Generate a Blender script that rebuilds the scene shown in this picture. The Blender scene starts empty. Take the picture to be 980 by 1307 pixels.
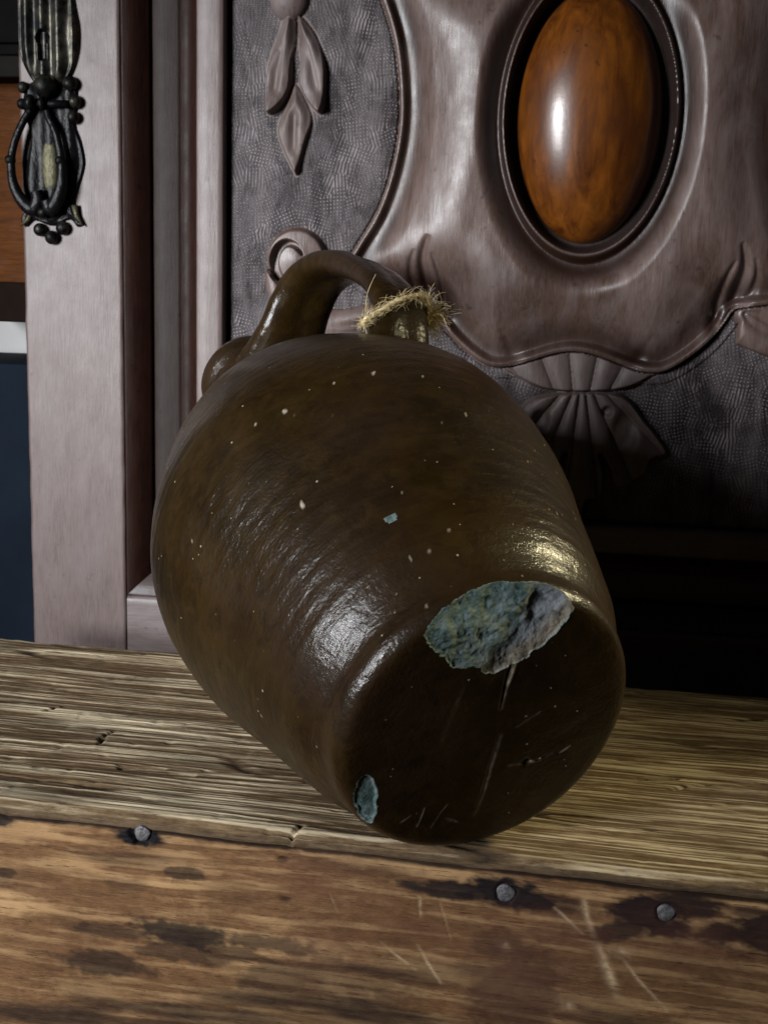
import bpy, math, random
import numpy as np
from mathutils import Vector, Matrix
random.seed(7)
rng = np.random.default_rng(7)
R_ = math.radians
# ------------------------------------------------------------------ camera, world, lights
FPX, PITCH, ROLL, CAMH = 1500.0, R_(10.62), R_(1.7), 0.25      # focal length in pixels of a 980 px wide picture
FW = np.array([0, math.cos(PITCH), -math.sin(PITCH)])
UP = np.array([0, math.sin(PITCH), math.cos(PITCH)])
RT = np.array([1.0, 0, 0])
CAMP = np.array([0, 0, CAMH])
scene = bpy.context.scene
cam_d = bpy.data.cameras.new('camera')
cam = bpy.data.objects.new('camera', cam_d)
scene.collection.objects.link(cam)
cam_d.sensor_fit = 'HORIZONTAL'; cam_d.sensor_width = 36; cam_d.lens = 36*FPX/980
cam_d.clip_start = 0.02; cam_d.clip_end = 50
cr, sr = math.cos(ROLL), math.sin(ROLL)
rgt = RT*cr + UP*sr      # the camera is rolled anticlockwise, so the scene leans clockwise
upv = -RT*sr + UP*cr
cam.matrix_world = Matrix(((rgt[0], upv[0], -FW[0], 0), (rgt[1], upv[1], -FW[1], 0), (rgt[2], upv[2], -FW[2], CAMH), (0, 0, 0, 1)))
cam_d.dof.use_dof = True; cam_d.dof.focus_distance = 0.58; cam_d.dof.aperture_fstop = 32
scene.camera = cam
world = bpy.data.worlds.new('World'); scene.world = world; world.use_nodes = True
bg = world.node_tree.nodes['Background']; bg.inputs[0].default_value = (0.55, 0.62, 0.75, 1); bg.inputs[1].default_value = 0.007
def area(name, loc, target, sx, sy, power, color, spread=180):
    l = bpy.data.lights.new(name, 'AREA'); l.shape = 'RECTANGLE'; l.size = sx; l.size_y = sy
    l.energy = power; l.color = color; l.spread = R_(spread)
    o = bpy.data.objects.new(name, l); scene.collection.objects.link(o)
    o.location = loc
    o.rotation_euler = (Vector(target)-Vector(loc)).to_track_quat('-Z', 'Y').to_euler()
    return o
area('window_light', (-1.07, -0.31, 0.41), (-0.13, 0.75, 0.15), 0.38, 0.62, 4.4, (0.95, 0.97, 1.0), 46)
area('warm_window_light', (0.98, 0.66, 0.64), (0.08, 0.48, 0.12), 0.10, 0.16, 0.55, (1.0, 0.88, 0.52), 34)
scene.view_settings.view_transform = 'Standard'
scene.view_settings.look = 'None'
scene.view_settings.exposure = -0.15
scene.view_settings.gamma = 1.0
# ------------------------------------------------------------------ geometry helpers
def ray(px, py):
    dx, dy = px-490.0, py-653.5
    X = dx*cr + dy*sr; Y = -dx*sr + dy*cr
    return FW*FPX + RT*X - UP*Y
# cabinet front plane: local u to the right, v up, w towards the room
CAB_O = np.array([0, 0.85, 0.0]); CY = R_(8.0)
CU = np.array([math.cos(CY), -math.sin(CY), 0]); CV = np.array([0, 0, 1.0]); CN = np.array([-math.sin(CY), -math.cos(CY), 0])
def cab(px, py, back=0.0):
    """sketch point -> (u, v) in metres on the plane of the cabinet front"""
    r = ray(px, py); o = CAB_O - CN*back
    t = ((o-CAMP) @ CN)/(r @ CN); p = CAMP+t*r-CAB_O
    return float(p @ CU), float(p @ CV)
def cabs(pts, back=0.0): return np.array([cab(x, y, back) for x, y in pts])
CABM = Matrix(((CU[0], 0, CN[0], CAB_O[0]), (CU[1], 0, CN[1], CAB_O[1]), (CU[2], 1, CN[2], CAB_O[2]), (0, 0, 0, 1)))
def ground(px, py, z=0.0):
    r = ray(px, py); t = (z-CAMH)/r[2]; return CAMP+t*r
# value noise --------------------------------------------------------------------
def _h(ix, iy, iz, seed):
    n = (ix*374761393 + iy*668265263 + iz*1274126177 + seed*362437) & 0xffffffff
    n = ((n ^ (n >> 13))*1274126177) & 0xffffffff
    return ((n ^ (n >> 16)) & 0xffffff)/float(0xffffff)
def vn(x, y, z=0.0, seed=0):
    x = np.asarray(x, float); y = np.asarray(y, float)+0*x; z = np.asarray(z, float)+0*x
    ix, iy, iz = np.floor(x).astype(np.int64), np.floor(y).astype(np.int64), np.floor(z).astype(np.int64)
    fx, fy, fz = x-ix, y-iy, z-iz
    fx = fx*fx*(3-2*fx); fy = fy*fy*(3-2*fy); fz = fz*fz*(3-2*fz)
    r = 0
    flat = not np.any(fz)
    for a in (0, 1):
        wx = fx if a else 1-fx
        for b in (0, 1):
            wy = fy if b else 1-fy
            if flat: r = r+wx*wy*_h(ix+a, iy+b, iz, seed)
            else:
                for c in (0, 1):
                    r = r+wx*wy*(fz if c else 1-fz)*_h(ix+a, iy+b, iz+c, seed)
    return r*2-1
def fbm(x, y, z=0.0, oct=4, seed=0):
    r = 0; a = 1.0; s = 0
    for k in range(oct):
        r = r+a*vn(np.asarray(x)*2**k, np.asarray(y)*2**k, np.asarray(z)*2**k, seed+k*17); s += a; a *= .5
    return r/s
def ss(a, b, x):
    t = np.clip((x-a)/(b-a), 0, 1); return t*t*(3-2*t)
def poly_sdf(P, X, Y):
    """signed distance to a closed polygon, positive inside"""
    d2 = np.full(X.shape, 1e9); ins = np.zeros(X.shape, bool)
    Q = np.roll(P, -1, 0)
    for (x0, y0), (x1, y1) in zip(P, Q):
        ex, ey = x1-x0, y1-y0
        t = np.clip(((X-x0)*ex+(Y-y0)*ey)/(ex*ex+ey*ey+1e-18), 0, 1)
        d2 = np.minimum(d2, (X-x0-t*ex)**2+(Y-y0-t*ey)**2)
        if y1 != y0:
            c = ((y0 > Y) != (y1 > Y)) & (X < (x1-x0)*(Y-y0)/(y1-y0)+x0); ins ^= c
    return np.sqrt(d2)*np.where(ins, 1, -1)
def line_dist(P, X, Y):
    """distance to a polyline and the parameter 0..1 along it"""
    d2 = np.full(X.shape, 1e9); tt = np.zeros(X.shape); n = len(P)-1
    for i in range(n):
        (x0, y0), (x1, y1) = P[i], P[i+1]
        ex, ey = x1-x0, y1-y0
        t = np.clip(((X-x0)*ex+(Y-y0)*ey)/(ex*ex+ey*ey+1e-18), 0, 1)
        q = (X-x0-t*ex)**2+(Y-y0-t*ey)**2
        m = q < d2; d2 = np.where(m, q, d2); tt = np.where(m, (i+t)/n, tt)
    return np.sqrt(d2), tt
def smooth_curve(P, n=8, closed=False):
    P = np.array(P, float); N = len(P); out = []
    rngk = range(N) if closed else range(N-1)
    for i in rngk:
        if closed: a, b, c, d = P[i-1], P[i], P[(i+1) % N], P[(i+2) % N]
        else: a, b, c, d = P[max(i-1, 0)], P[i], P[i+1], P[min(i+2, N-1)]
        for k in range(n):
            u = k/n
            out.append(.5*((2*b)+(c-a)*u+(2*a-5*b+4*c-d)*u*u+(-a+3*b-3*c+d)*u**3))
    if not closed: out.append(P[-1])
    return np.array(out)
# meshes ------------------------------------------------------------------------
def mesh_from(name, co, quads, smooth=True, attrs=None):
    me = bpy.data.meshes.new(name)
    co = np.ascontiguousarray(co, np.float32); quads = np.ascontiguousarray(quads, np.int32)
    k = quads.shape[1]
    me.vertices.add(len(co)); me.vertices.foreach_set('co', co.ravel())
    me.loops.add(quads.size); me.loops.foreach_set('vertex_index', quads.ravel())
    me.polygons.add(len(quads)); me.polygons.foreach_set('loop_start', np.arange(0, quads.size, k, dtype=np.int32))
    me.update(calc_edges=True)
    me.polygons.foreach_set('use_smooth', np.full(len(quads), smooth))
    for a, v in (attrs or {}).items():
        at = me.attributes.new(a, 'FLOAT', 'POINT'); at.data.foreach_set('value', np.ascontiguousarray(v, np.float32).ravel())
    me.validate(); me.update()
    return me
def link(name, me, mat=None, parent=None, mtx=None):
    o = bpy.data.objects.new(name, me); scene.collection.objects.link(o)
    if mat is not None and me is not None: me.materials.append(mat)
    if parent is not None: o.parent = parent
    if mtx is not None: o.matrix_local = mtx
    return o
def tag(o, label=None, cat=None, kind=None, group=None):
    for k, v in (('label', label), ('category', cat), ('kind', kind), ('group', group)):
        if v: o[k] = v
    return o
def grid_quads(nu, nv, wrap=False):
    """verts indexed i*nv+j ; i 0..nu-1, j 0..nv-1 ; wrap closes j"""
    i = np.arange(nu-1)[:, None]; j = np.arange(nv if wrap else nv-1)[None, :]
    jn = (j+1) % nv
    a = i*nv+j; b = (i+1)*nv+j; c = (i+1)*nv+jn; d = i*nv+jn
    return np.stack([a+0*b, b, c, d], -1).reshape(-1, 4)
def submesh(co, quads, mask, attrs):
    q = quads[mask]; used = np.unique(q); m = np.full(len(co), -1); m[used] = np.arange(len(used))
    return co[used], m[q], {k: v[used] for k, v in attrs.items()}
def tube(path, rad, n=10, closed=False, flat=None, cap=True):
    """tube along a path; rad scalar or per point; returns co, quads (all quads, caps as fans of degenerate quads)"""
    P = np.array(path, float); N = len(P); rad = np.broadcast_to(np.array(rad, float), (N,))
    T = np.gradient(P, axis=0)
    if closed: T = np.roll(P, -1, 0)-np.roll(P, 1, 0)
    T /= np.linalg.norm(T, axis=1)[:, None]+1e-12
    nrm = np.cross(T[0], [0.13, 0.2, 0.97]); nrm /= np.linalg.norm(nrm)
    Ns = []
    for t in T:
        nrm = nrm-t*(nrm @ t); nrm /= np.linalg.norm(nrm); Ns.append(nrm)
    Ns = np.array(Ns); B = np.cross(T, Ns)
    a = np.linspace(0, 2*np.pi, n, endpoint=False)
    co = P[:, None]+rad[:, None, None]*(np.cos(a)[None, :, None]*Ns[:, None]+np.sin(a)[None, :, None]*B[:, None])
    co = co.reshape(-1, 3); q = grid_quads(N, n, True)
    if closed:
        j = np.arange(n); jn = (j+1) % n
        q = np.concatenate([q, np.stack([(N-1)*n+j, j, jn, (N-1)*n+jn], -1)])
    elif cap:
        co = np.concatenate([co, [P[0]], [P[-1]]]); j = np.arange(0, n, 2)
        c0, c1 = N*n, N*n+1
        q = np.concatenate([q, np.stack([c0+0*j, j, (j+1) % n, (j+2) % n], -1), np.stack([c1+0*j, (N-1)*n+(j+2) % n, (N-1)*n+(j+1) % n, (N-1)*n+j], -1)])
    return co, q
def join(parts):
    cs, qs, n = [], [], 0
    for c, q in parts: cs.append(np.asarray(c)); qs.append(np.asarray(q)+n); n += len(c)
    return np.concatenate(cs), np.concatenate(qs)
def ball(c, r, nu=12, nv=18, sc=(1, 1, 1)):
    a = np.linspace(0.02, np.pi-0.02, nu); b = np.linspace(0, 2*np.pi, nv, endpoint=False)
    A, B = np.meshgrid(a, b, indexing='ij')
    co = np.stack([np.sin(A)*np.cos(B)*sc[0], np.sin(A)*np.sin(B)*sc[1], np.cos(A)*sc[2]], -1).reshape(-1, 3)*r+np.array(c)
    return co, grid_quads(nu, nv, True)[:, ::-1]
def box(x0, x1, y0, y1, z0, z1):
    c = np.array([(x, y, z) for x in (x0, x1) for y in (y0, y1) for z in (z0, z1)], float)
    q = np.array([(0, 1, 3, 2), (4, 6, 7, 5), (0, 4, 5, 1), (2, 3, 7, 6), (0, 2, 6, 4), (1, 5, 7, 3)])
    return c, q
def boxbev(name, dims, mat, parent=None, mtx=None, bev=0.002):
    co, q = box(*dims); me = mesh_from(name, co, q, False); o = link(name, me, mat, parent, mtx)
    b = o.modifiers.new('bevel', 'BEVEL'); b.width = bev; b.segments = 3
    return o
# ------------------------------------------------------------------ materials
class NT:
    def __init__(s, name):
        s.m = bpy.data.materials.new(name); s.m.use_nodes = True; s.t = s.m.node_tree; s.t.nodes.clear()
        s.out = s.n('ShaderNodeOutputMaterial'); s.b = s.n('ShaderNodeBsdfPrincipled'); s.l(s.b.outputs[0], s.out.inputs[0])
        s.tc = s.n('ShaderNodeTexCoord')
    def n(s, k, **kw):
        x = s.t.nodes.new(k)
        for a, v in kw.items(): setattr(x, a, v)
        return x
    def l(s, a, b): s.t.links.new(a, b)
    def set(s, sock, v):
        if hasattr(v, 'is_output') or isinstance(v, bpy.types.NodeSocket): s.l(v, sock)
        else: sock.default_value = v
    def map(s, scale=(1, 1, 1), rot=(0, 0, 0), src=None):
        m = s.n('ShaderNodeMapping'); m.inputs['Scale'].default_value = scale; m.inputs['Rotation'].default_value = rot
        s.l(src or s.tc.outputs['Object'], m.inputs[0]); return m.outputs[0]
    def noise(s, vec, scale, detail=4, rough=.55, dist=0.0):
        x = s.n('ShaderNodeTexNoise'); x.inputs['Scale'].default_value = scale; x.inputs['Detail'].default_value = detail
        x.inputs['Roughness'].default_value = rough; x.inputs['Distortion'].default_value = dist
        s.l(vec, x.inputs['Vector']); return x.outputs['Fac']
    def ramp(s, fac, stops):
        x = s.n('ShaderNodeValToRGB'); e = x.color_ramp.elements
        while len(e) < len(stops): e.new(.5)
        for el, (p, c) in zip(e, stops):
            el.position = p; el.color = (c, c, c, 1) if isinstance(c, (int, float)) else (*c, 1)
        s.l(fac, x.inputs[0]); return x.outputs[0]
    def mix(s, f, a, b, mode='MIX'):
        x = s.n('ShaderNodeMix', data_type='RGBA', blend_type=mode)
        s.set(x.inputs[0], f)
        for i, v in ((6, a), (7, b)):
            if isinstance(v, (tuple, list)): x.inputs[i].default_value = (*v[:3], 1)
            else: s.l(v, x.inputs[i])
        return x.outputs[2]
    def math(s, op, a, b=0.0, clamp=False):
        x = s.n('ShaderNodeMath', operation=op, use_clamp=clamp); s.set(x.inputs[0], a); s.set(x.inputs[1], b); return x.outputs[0]
    def attr(s, name): x = s.n('ShaderNodeAttribute', attribute_name=name); return x.outputs['Fac']
    def bump(s, h, strength, dist, prev=None):
        x = s.n('ShaderNodeBump'); x.inputs['Strength'].default_value = strength; x.inputs['Distance'].default_value = dist
        s.l(h, x.inputs['Height'])
        if prev is not None: s.l(prev, x.inputs['Normal'])
        return x.outputs[0]
    def fin(s, color=None, rough=None, normal=None, metal=None, spec=None, coat=None, coat_rough=None, sheen=None):
        for k, v in (('Base Color', color), ('Roughness', rough), ('Normal', normal), ('Metallic', metal), ('Specular IOR Level', spec), ('Coat Weight', coat), ('Coat Roughness', coat_rough), ('Sheen Weight', sheen)):
            if v is None: continue
            if isinstance(v, tuple): v = (*v[:3], 1)
            s.set(s.b.inputs[k], v)
        if coat and normal is not None: s.set(s.b.inputs['Coat Normal'], normal)
        return s.m
def mat_cabinet(name, lo, hi, patch, rough=.42, grain='v', hatch=False, varnish_shade=None, coat=0.0, spec=.5, vr=1.0):
    """worn stained wood; grain runs along v or u of the cabinet"""
    s = NT(name)
    sc = (60, 4, 60) if grain == 'v' else (4, 60, 60)
    fine = s.noise(s.map((sc[0]*2.0, sc[1]*2.5, 60) if grain == 'v' else (sc[0]*2.5, sc[1]*2.0, 60)), 6.0, 6, .68, .3)
    mid = s.noise(s.map((sc[0]*.3, sc[1]*.9, 10)), 3.0, 4, .6, .8)
    big = s.noise(s.map((1.6, .5, 1) if grain == 'v' else (.5, 1.6, 1)), 30, 6, .65, .8)
    c = s.mix(s.ramp(fine, [(.3, 0), (.72, 1)]), lo, hi)
    c = s.mix(s.math('MULTIPLY', s.ramp(mid, [(.4, 0), (.7, 1)]), .55), c, hi)
    c = s.mix(s.math('MULTIPLY', s.ramp(big, [(.38, 0), (.7, 1)]), .45), c, patch)
    spots = s.noise(s.map((1, 1, 1)), 130, 3, .5)
    c = s.mix(s.math('MULTIPLY', s.ramp(spots, [(.66, 0), (.74, 1)]), .45), c, tuple(x*.45 for x in lo))
    if varnish_shade:
        c = s.mix(s.attr('varnish_shade'), c, varnish_shade)
    rr = s.ramp(s.noise(s.map((1, 1, 1)), 60, 4, .6), [(.3, rough-.06*vr), (.7, rough+.10*vr)])
    nb = s.bump(fine, .30, .0006)
    nb = s.bump(s.noise(s.map((1, .5, 1)), 220, 3, .5), .12, .0006, nb)
    if hatch:
        vor = s.n('ShaderNodeTexVoronoi'); vor.inputs['Scale'].default_value = 70
        wob = s.n('ShaderNodeTexNoise'); wob.inputs['Scale'].default_value = 60; s.l(s.tc.outputs['Object'], wob.inputs['Vector'])
        add = s.n('ShaderNodeVectorMath', operation='MULTIPLY_ADD'); s.l(wob.outputs['Color'], add.inputs[0]); add.inputs[1].default_value = (.012, .012, 0); s.l(s.tc.outputs['Object'], add.inputs[2])
        s.l(add.outputs[0], vor.inputs['Vector'])
        sep = s.n('ShaderNodeSeparateColor'); s.l(vor.outputs['Color'], sep.inputs[0])
        hs = []
        for k, ofs in ((0, 0.0), (1, 1.5)):
            rot = s.n('ShaderNodeVectorRotate', rotation_type='Z_AXIS'); s.l(s.tc.outputs['Object'], rot.inputs['Vector'])
            s.l(s.math('ADD', s.math('MULTIPLY', sep.outputs[0], .8), ofs-.4), rot.inputs['Angle'])
            wv = s.n('ShaderNodeTexWave', wave_type='BANDS', bands_direction='X'); wv.inputs['Scale'].default_value = 128; wv.inputs['Distortion'].default_value = .5
            wv.inputs['Detail'].default_value = 1; wv.inputs['Detail Scale'].default_value = 2
            s.l(rot.outputs[0], wv.inputs['Vector']); hs.append(wv.outputs['Fac'])
        sel = s.ramp(s.noise(s.map((1, 1, 1)), 50, 3, .6), [(.38, 0), (.50, 1)])
        both = s.math('MULTIPLY', s.ramp(hs[0], [(.25, 0), (.6, 1)]), s.ramp(hs[1], [(.25, 0), (.6, 1)]))
        one = s.ramp(hs[0], [(.25, 0), (.6, 1)])
        mx = s.n('ShaderNodeMix', data_type='FLOAT'); s.l(sel, mx.inputs[0]); s.l(one, mx.inputs[2]); s.l(both, mx.inputs[3])
        h = mx.outputs[0]
        wear = s.ramp(s.noise(s.map((1, 1, 1)), 38, 6, .75), [(.42, .06), (.64, 1)])
        c = s.mix(s.math('MULTIPLY', s.math('MULTIPLY', h, wear), .85), c, patch)
        nb = s.bump(h, .9, .0008, nb)
    return s.fin(c, rr, nb, spec=spec if not hatch else .2, coat=coat, coat_rough=.3)
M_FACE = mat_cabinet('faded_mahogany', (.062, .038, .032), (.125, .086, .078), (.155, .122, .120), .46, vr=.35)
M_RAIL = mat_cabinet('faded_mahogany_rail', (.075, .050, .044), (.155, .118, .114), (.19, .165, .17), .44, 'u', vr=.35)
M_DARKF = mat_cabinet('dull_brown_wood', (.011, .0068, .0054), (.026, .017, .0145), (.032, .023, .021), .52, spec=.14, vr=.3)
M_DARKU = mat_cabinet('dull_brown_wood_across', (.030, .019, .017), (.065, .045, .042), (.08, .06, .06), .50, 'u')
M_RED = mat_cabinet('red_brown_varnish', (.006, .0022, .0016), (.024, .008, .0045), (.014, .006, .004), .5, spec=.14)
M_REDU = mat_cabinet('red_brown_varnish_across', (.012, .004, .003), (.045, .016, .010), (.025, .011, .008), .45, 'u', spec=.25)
M_SHIELD = mat_cabinet('carved_shield_wood', (.036, .018, .012), (.110, .068, .055), (.21, .168, .158), .39, 'v', varnish_shade=(.016, .0055, .0025))
M_CARVE = mat_cabinet('carved_leaf_wood', (.050, .032, .026), (.125, .090, .080), (.22, .19, .19), .50, spec=.35)
M_GROUND = mat_cabinet('tooled_ground_wood', (.011, .008, .0085), (.026, .020, .022), (.25, .215, .22), .50, 'v', hatch=True)
def mat_plain(name, col, rough=.6, nscale=40, var=.35, bumps=.1, metal=0.0, spec=.5):
    s = NT(name); f = s.noise(s.map((1, 1, 1)), nscale, 5, .6)
    c = s.mix(s.ramp(f, [(.3, 0), (.7, 1)]), tuple(x*(1-var) for x in col), tuple(min(1, x*(1+var)) for x in col))
    return s.fin(c, rough, s.bump(f, bumps, .002), metal=metal, spec=spec)
def mat_cabochon():
    s = NT('polished_burl')
    f = s.noise(s.map((9, 1.6, 9)), 12, 6, .62, .5); g = s.noise(s.map((1, .6, 1)), 34, 4, .6)
    c = s.mix(s.ramp(f, [(.3, 0), (.7, 1)]), (.045, .011, .0018), (.165, .050, .0055))
    c = s.mix(s.ramp(g, [(.5, 0), (.75, 1)]), c, (.05, .014, .003))
    sp = s.noise(s.map((1, 1, 1)), 210, 2, .4)
    c = s.mix(s.math('MULTIPLY', s.ramp(sp, [(.70, 0), (.76, 1)]), .7), c, (.03, .012, .004))
    n = s.bump(f, .12, .0006); n = s.bump(s.noise(s.map((1, 1, 1)), 300, 3, .6), .10, .0004, n)
    return s.fin(c, s.ramp(g, [(.3, .28), (.8, .42)]), n, spec=.4, coat=.3, coat_rough=.17)
def mat_glaze():
    s = NT('brown_salt_glaze')
    a = s.noise(s.map((1, 1, 1)), 16, 5, .6, .5)
    st = s.noise(s.map((1, 1, 1.8)), 55, 5, .6, 1.0)
    c = s.mix(s.ramp(a, [(.32, 0), (.68, 1)]), (.0098, .0052, .0011), (.0235, .0120, .0022))
    c = s.mix(s.math('MULTIPLY', s.ramp(st, [(.45, 0), (.75, 1)]), .6), c, (.032, .018, .0045))
    c = s.mix(s.math('MULTIPLY', s.ramp(s.noise(s.map((1, 1, 1)), 9, 3, .5), [(.5, 0), (.7, 1)]), .5), c, (.024, .013, .010))
    mott = s.noise(s.map((1, 1, 1.4)), 85, 6, .72, .8)
    c = s.mix(s.math('MULTIPLY', s.ramp(mott, [(.50, 0), (.66, 1)]), .55), c, (.007, .0035, .0012))
    # pale pin specks in the glaze
    v = s.n('ShaderNodeTexVoronoi'); v.inputs['Scale'].default_value = 260; s.l(s.tc.outputs['Object'], v.inputs['Vector'])
    sp = s.n('ShaderNodeSeparateColor'); s.l(v.outputs['Color'], sp.inputs[0])
    dot = s.math('LESS_THAN', v.outputs['Distance'], s.math('MULTIPLY', s.math('SUBTRACT', sp.outputs[0], .84), 1.0))
    c = s.mix(s.math('MULTIPLY', dot, .8), c, (.33, .27, .17))
    c = s.mix(s.attr('scar'), c, (.34, .29, .22))
    n = s.bump(s.noise(s.map((1, 1, 1)), 520, 3, .6), .32, .0008)
    n = s.bump(s.noise(s.map((1, 1, 1.5)), 110, 4, .6, .5), .22, .0018, n)
    n = s.bump(s.noise(s.map((1, 1, 6)), 60, 6, .65, .5), .24, .0018, n)
    pits = s.ramp(s.noise(s.map((1, 1, 1)), 240, 3, .6), [(.64, 0), (.72, 1)])
    n = s.bump(pits, -.5, .0009, n)
    n = s.bump(dot, .5, .0006, n)
    r = s.ramp(s.noise(s.map((1, 1, 1)), 30, 5, .65), [(.3, .36), (.7, .55)])
    return s.fin(c, r, n, spec=.12, coat=.46, coat_rough=.09)
def mat_chip(name, ca, cb, cc, oc=(.20, .155, .10)):
    s = NT(name); a = s.noise(s.map((1, 1, 1)), 60, 6, .65, .5); b = s.noise(s.map((1, 1, 1)), 190, 6, .78)
    c = s.mix(s.ramp(a, [(.35, 0), (.65, 1)]), ca, cb)
    c = s.mix(s.math('MULTIPLY', s.ramp(b, [(.45, 0), (.7, 1)]), .6), c, cc)
    c = s.mix(s.math('MULTIPLY', s.attr('facet'), .6), c, s.mix(s.ramp(b, [(.35, 0), (.65, 1)]), (.125, .122, .140), (.26, .255, .285)))
    c = s.mix(s.attr('ochre'), c, oc)
    c = s.mix(s.ramp(b, [(.30, 1), (.44, 0)]), c, (.012, .018, .018))
    return s.fin(c, .62, s.bump(b, .6, .0015, s.bump(a, .45, .002)), spec=.4)
M_GLAZE = mat_glaze(); M_BURL = mat_cabochon()
M_CHIP = mat_chip('broken_stoneware', (.035, .078, .072), (.12, .17, .165), (.27, .31, .305))
M_METAL = None
def mat_metal():
    s = NT('tarnished_brass'); a = s.noise(s.map((1, 1, 1)), 90, 5, .6); b = s.noise(s.map((3, 1, 1)), 260, 4, .6)
    c = s.mix(s.ramp(a, [(.45, 0), (.72, 1)]), (.010, .010, .010), (.085, .078, .058))
    return s.fin(c, s.ramp(b, [(.3, .3), (.7, .5)]), s.bump(b, .25, .0006), metal=.75)
M_METAL = mat_metal()
M_METALD = mat_plain('dark_shadow_metal', (.004, .004, .0045), .34, 300, .4, .4, spec=.22)  # dark bail metal; on the backplate its black paints in shadow
M_BRASS = mat_plain('yellowish_brass', (.075, .068, .038), .5, 300, .4, .4, metal=.6)
def mat_rough_wood(name, dark, mid, light, fx, fy, across_scale, rough=.62, stain_seam=True, spec=.35):
    """weathered plank; object x runs along the grain"""
    s = NT(name)
    g = s.attr('grain')
    fa = s.noise(s.map((fx, fy, fy)), 7, 8, .74, .4)
    fb = s.noise(s.map((fx*4, fy*3, fy*3)), 7, 5, .72, .3)
    fc = s.noise(s.map((1, 2.2, 2.2)), 110, 6, .7)
    f = s.math('ADD', s.math('ADD', s.math('MULTIPLY', fa, .36), s.math('MULTIPLY', fb, .30)), s.math('MULTIPLY', fc, .34))
    f2 = s.noise(s.map((4.5, across_scale, across_scale)), 6, 7, .72, 1.0)
    big = s.noise(s.map((3, 9, 9)), 3, 4, .55)
    c = s.mix(s.ramp(f, [(.40, 0), (.60, 1)]), dark, mid)
    c = s.mix(s.ramp(s.math('ADD', s.math('MULTIPLY', f2, .5), s.math('MULTIPLY', g, .5)), [(.47, 0), (.66, 1)]), c, light)
    c = s.mix(s.math('MULTIPLY', s.ramp(big, [(.35, 1), (.6, 0)]), .45), c, dark)
    if stain_seam:
        c = s.mix(s.attr('stain_seam'), c, (.006, .0055, .007))
        c = s.mix(s.attr('scratch'), c, (.46, .33, .2))
        c = s.mix(s.attr('rust'), c, (.10, .042, .028))
    pores = s.ramp(s.noise(s.map((9, 150, 150)), 9, 3, .6), [(.62, 0), (.68, 1)])
    c = s.mix(s.math('MULTIPLY', pores, .7), c, tuple(x*.35 for x in dark))
    nb = s.bump(f, .8, .0014); nb = s.bump(pores, -.5, .0008, nb); nb = s.bump(s.noise(s.map((12, 240, 240)), 5, 4, .6), .35, .0006, nb)
    return s.fin(c, s.ramp(f, [(.3, rough+.2), (.7, rough)]), nb, spec=.12)
M_PLANK = mat_rough_wood('rough_sawn_plank_wood', (.070, .042, .021), (.235, .160, .088), (.58, .48, .32), 4.5, 85, 36)
M_BOARD = mat_rough_wood('stained_crate_board_wood', (.090, .043, .019), (.215, .115, .052), (.36, .22, .105), 7, 60, 9, .58)
M_SIDE = mat_plain('old_pine', (.18, .11, .06), .7, 30)
M_WALL = mat_plain('white_plaster', (.80, .80, .79), .8, 60, .03, .05)
M_NAVY = mat_plain('dark_blue_paint', (.006, .011, .020), .8, 12, .25, .05, spec=.1)
M_BLACKW = mat_plain('black_stained_wood', (.006, .005, .005), .7, 40, .3, spec=.04)
M_ORANGE = mat_cabinet('orange_varnished_wood', (.03, .008, .001), (.14, .042, .005), (.05, .014, .002), .6, 'u', spec=.08)
M_BROWNK = mat_plain('dark_brown_wood', (.010, .005, .003), .7, 40, .3, spec=.04)
M_FLOOR = mat_plain('floor_boards', (.10, .07, .05), .5, 20, .3)
M_NAIL = mat_plain('grey_steel_nail', (.115, .11, .115), .55, 400, .45, .5, metal=.5)
# ------------------------------------------------------------------ setting: floor, wall and what stands beyond the cabinet
FLOOR_Z = -0.34
co, q = box(-2.2, 2.2, -0.2, 2.0, FLOOR_Z-.02, FLOOR_Z)
tag(link('floor', mesh_from('floor', co, q, False), M_FLOOR), kind='structure')
co, q = box(-2.2, 2.2, 1.16, 1.19, FLOOR_Z, 1.2)
tag(link('wall', mesh_from('wall', co, q, False), M_WALL), kind='structure')
# ------------------------------------------------------------------ the cabinet
def empty(name, mtx=None, loc=None):
    o = bpy.data.objects.new(name, None); scene.collection.objects.link(o); o.empty_display_size = .05
    if mtx is not None: o.matrix_world = mtx
    if loc is not None: o.location = loc
    return o
cabinet = empty('cabinet', CABM)
tag(cabinet, 'old faded mahogany cabinet with carved shield door behind the brown jug', 'cabinet')
K = 0.00057          # one sketch pixel in metres on the cabinet front
# panel rectangle
uL = cab(285, 430)[0]; vB = cab(750, 669)[1]; uR = uL + 760*K; vT = cab(500, -70)[1]
OFF = dict(strip=36*K, cove=60*K, flat=96*K, gap=102*K, bev=134*K)
def frame_sweep(name, prof, mat_v, mat_h, parent, top, right, res=2):
    """profile (offset outward from the panel, height) swept down the left side and along the bottom with a mitre; one piece per side"""
    P = np.array(prof)
    for side in ('v', 'h'):
        if side == 'v':
            n = 60; t = np.linspace(0, 1, n)[:, None]
            u = uL-P[None, :, 0]+0*t; v0 = vB-P[None, :, 0]; v = v0+(top-v0)*t
        else:
            n = 80; t = np.linspace(0, 1, n)[:, None]
            v = vB-P[None, :, 0]+0*t; u0 = uL-P[None, :, 0]; u = u0+(right-u0)*t
        w = P[None, :, 1]+0*t
        w = w+fbm(u*90, v*90, oct=3, seed=5)*.00035
        co = np.stack([u, v, w], -1).reshape(-1, 3)
        qd = grid_quads(n, len(P))
        if side == 'h': qd = qd[:, ::-1]
        link(name, mesh_from(name, co, qd), mat_v if side == 'v' else mat_h, parent)
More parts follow.
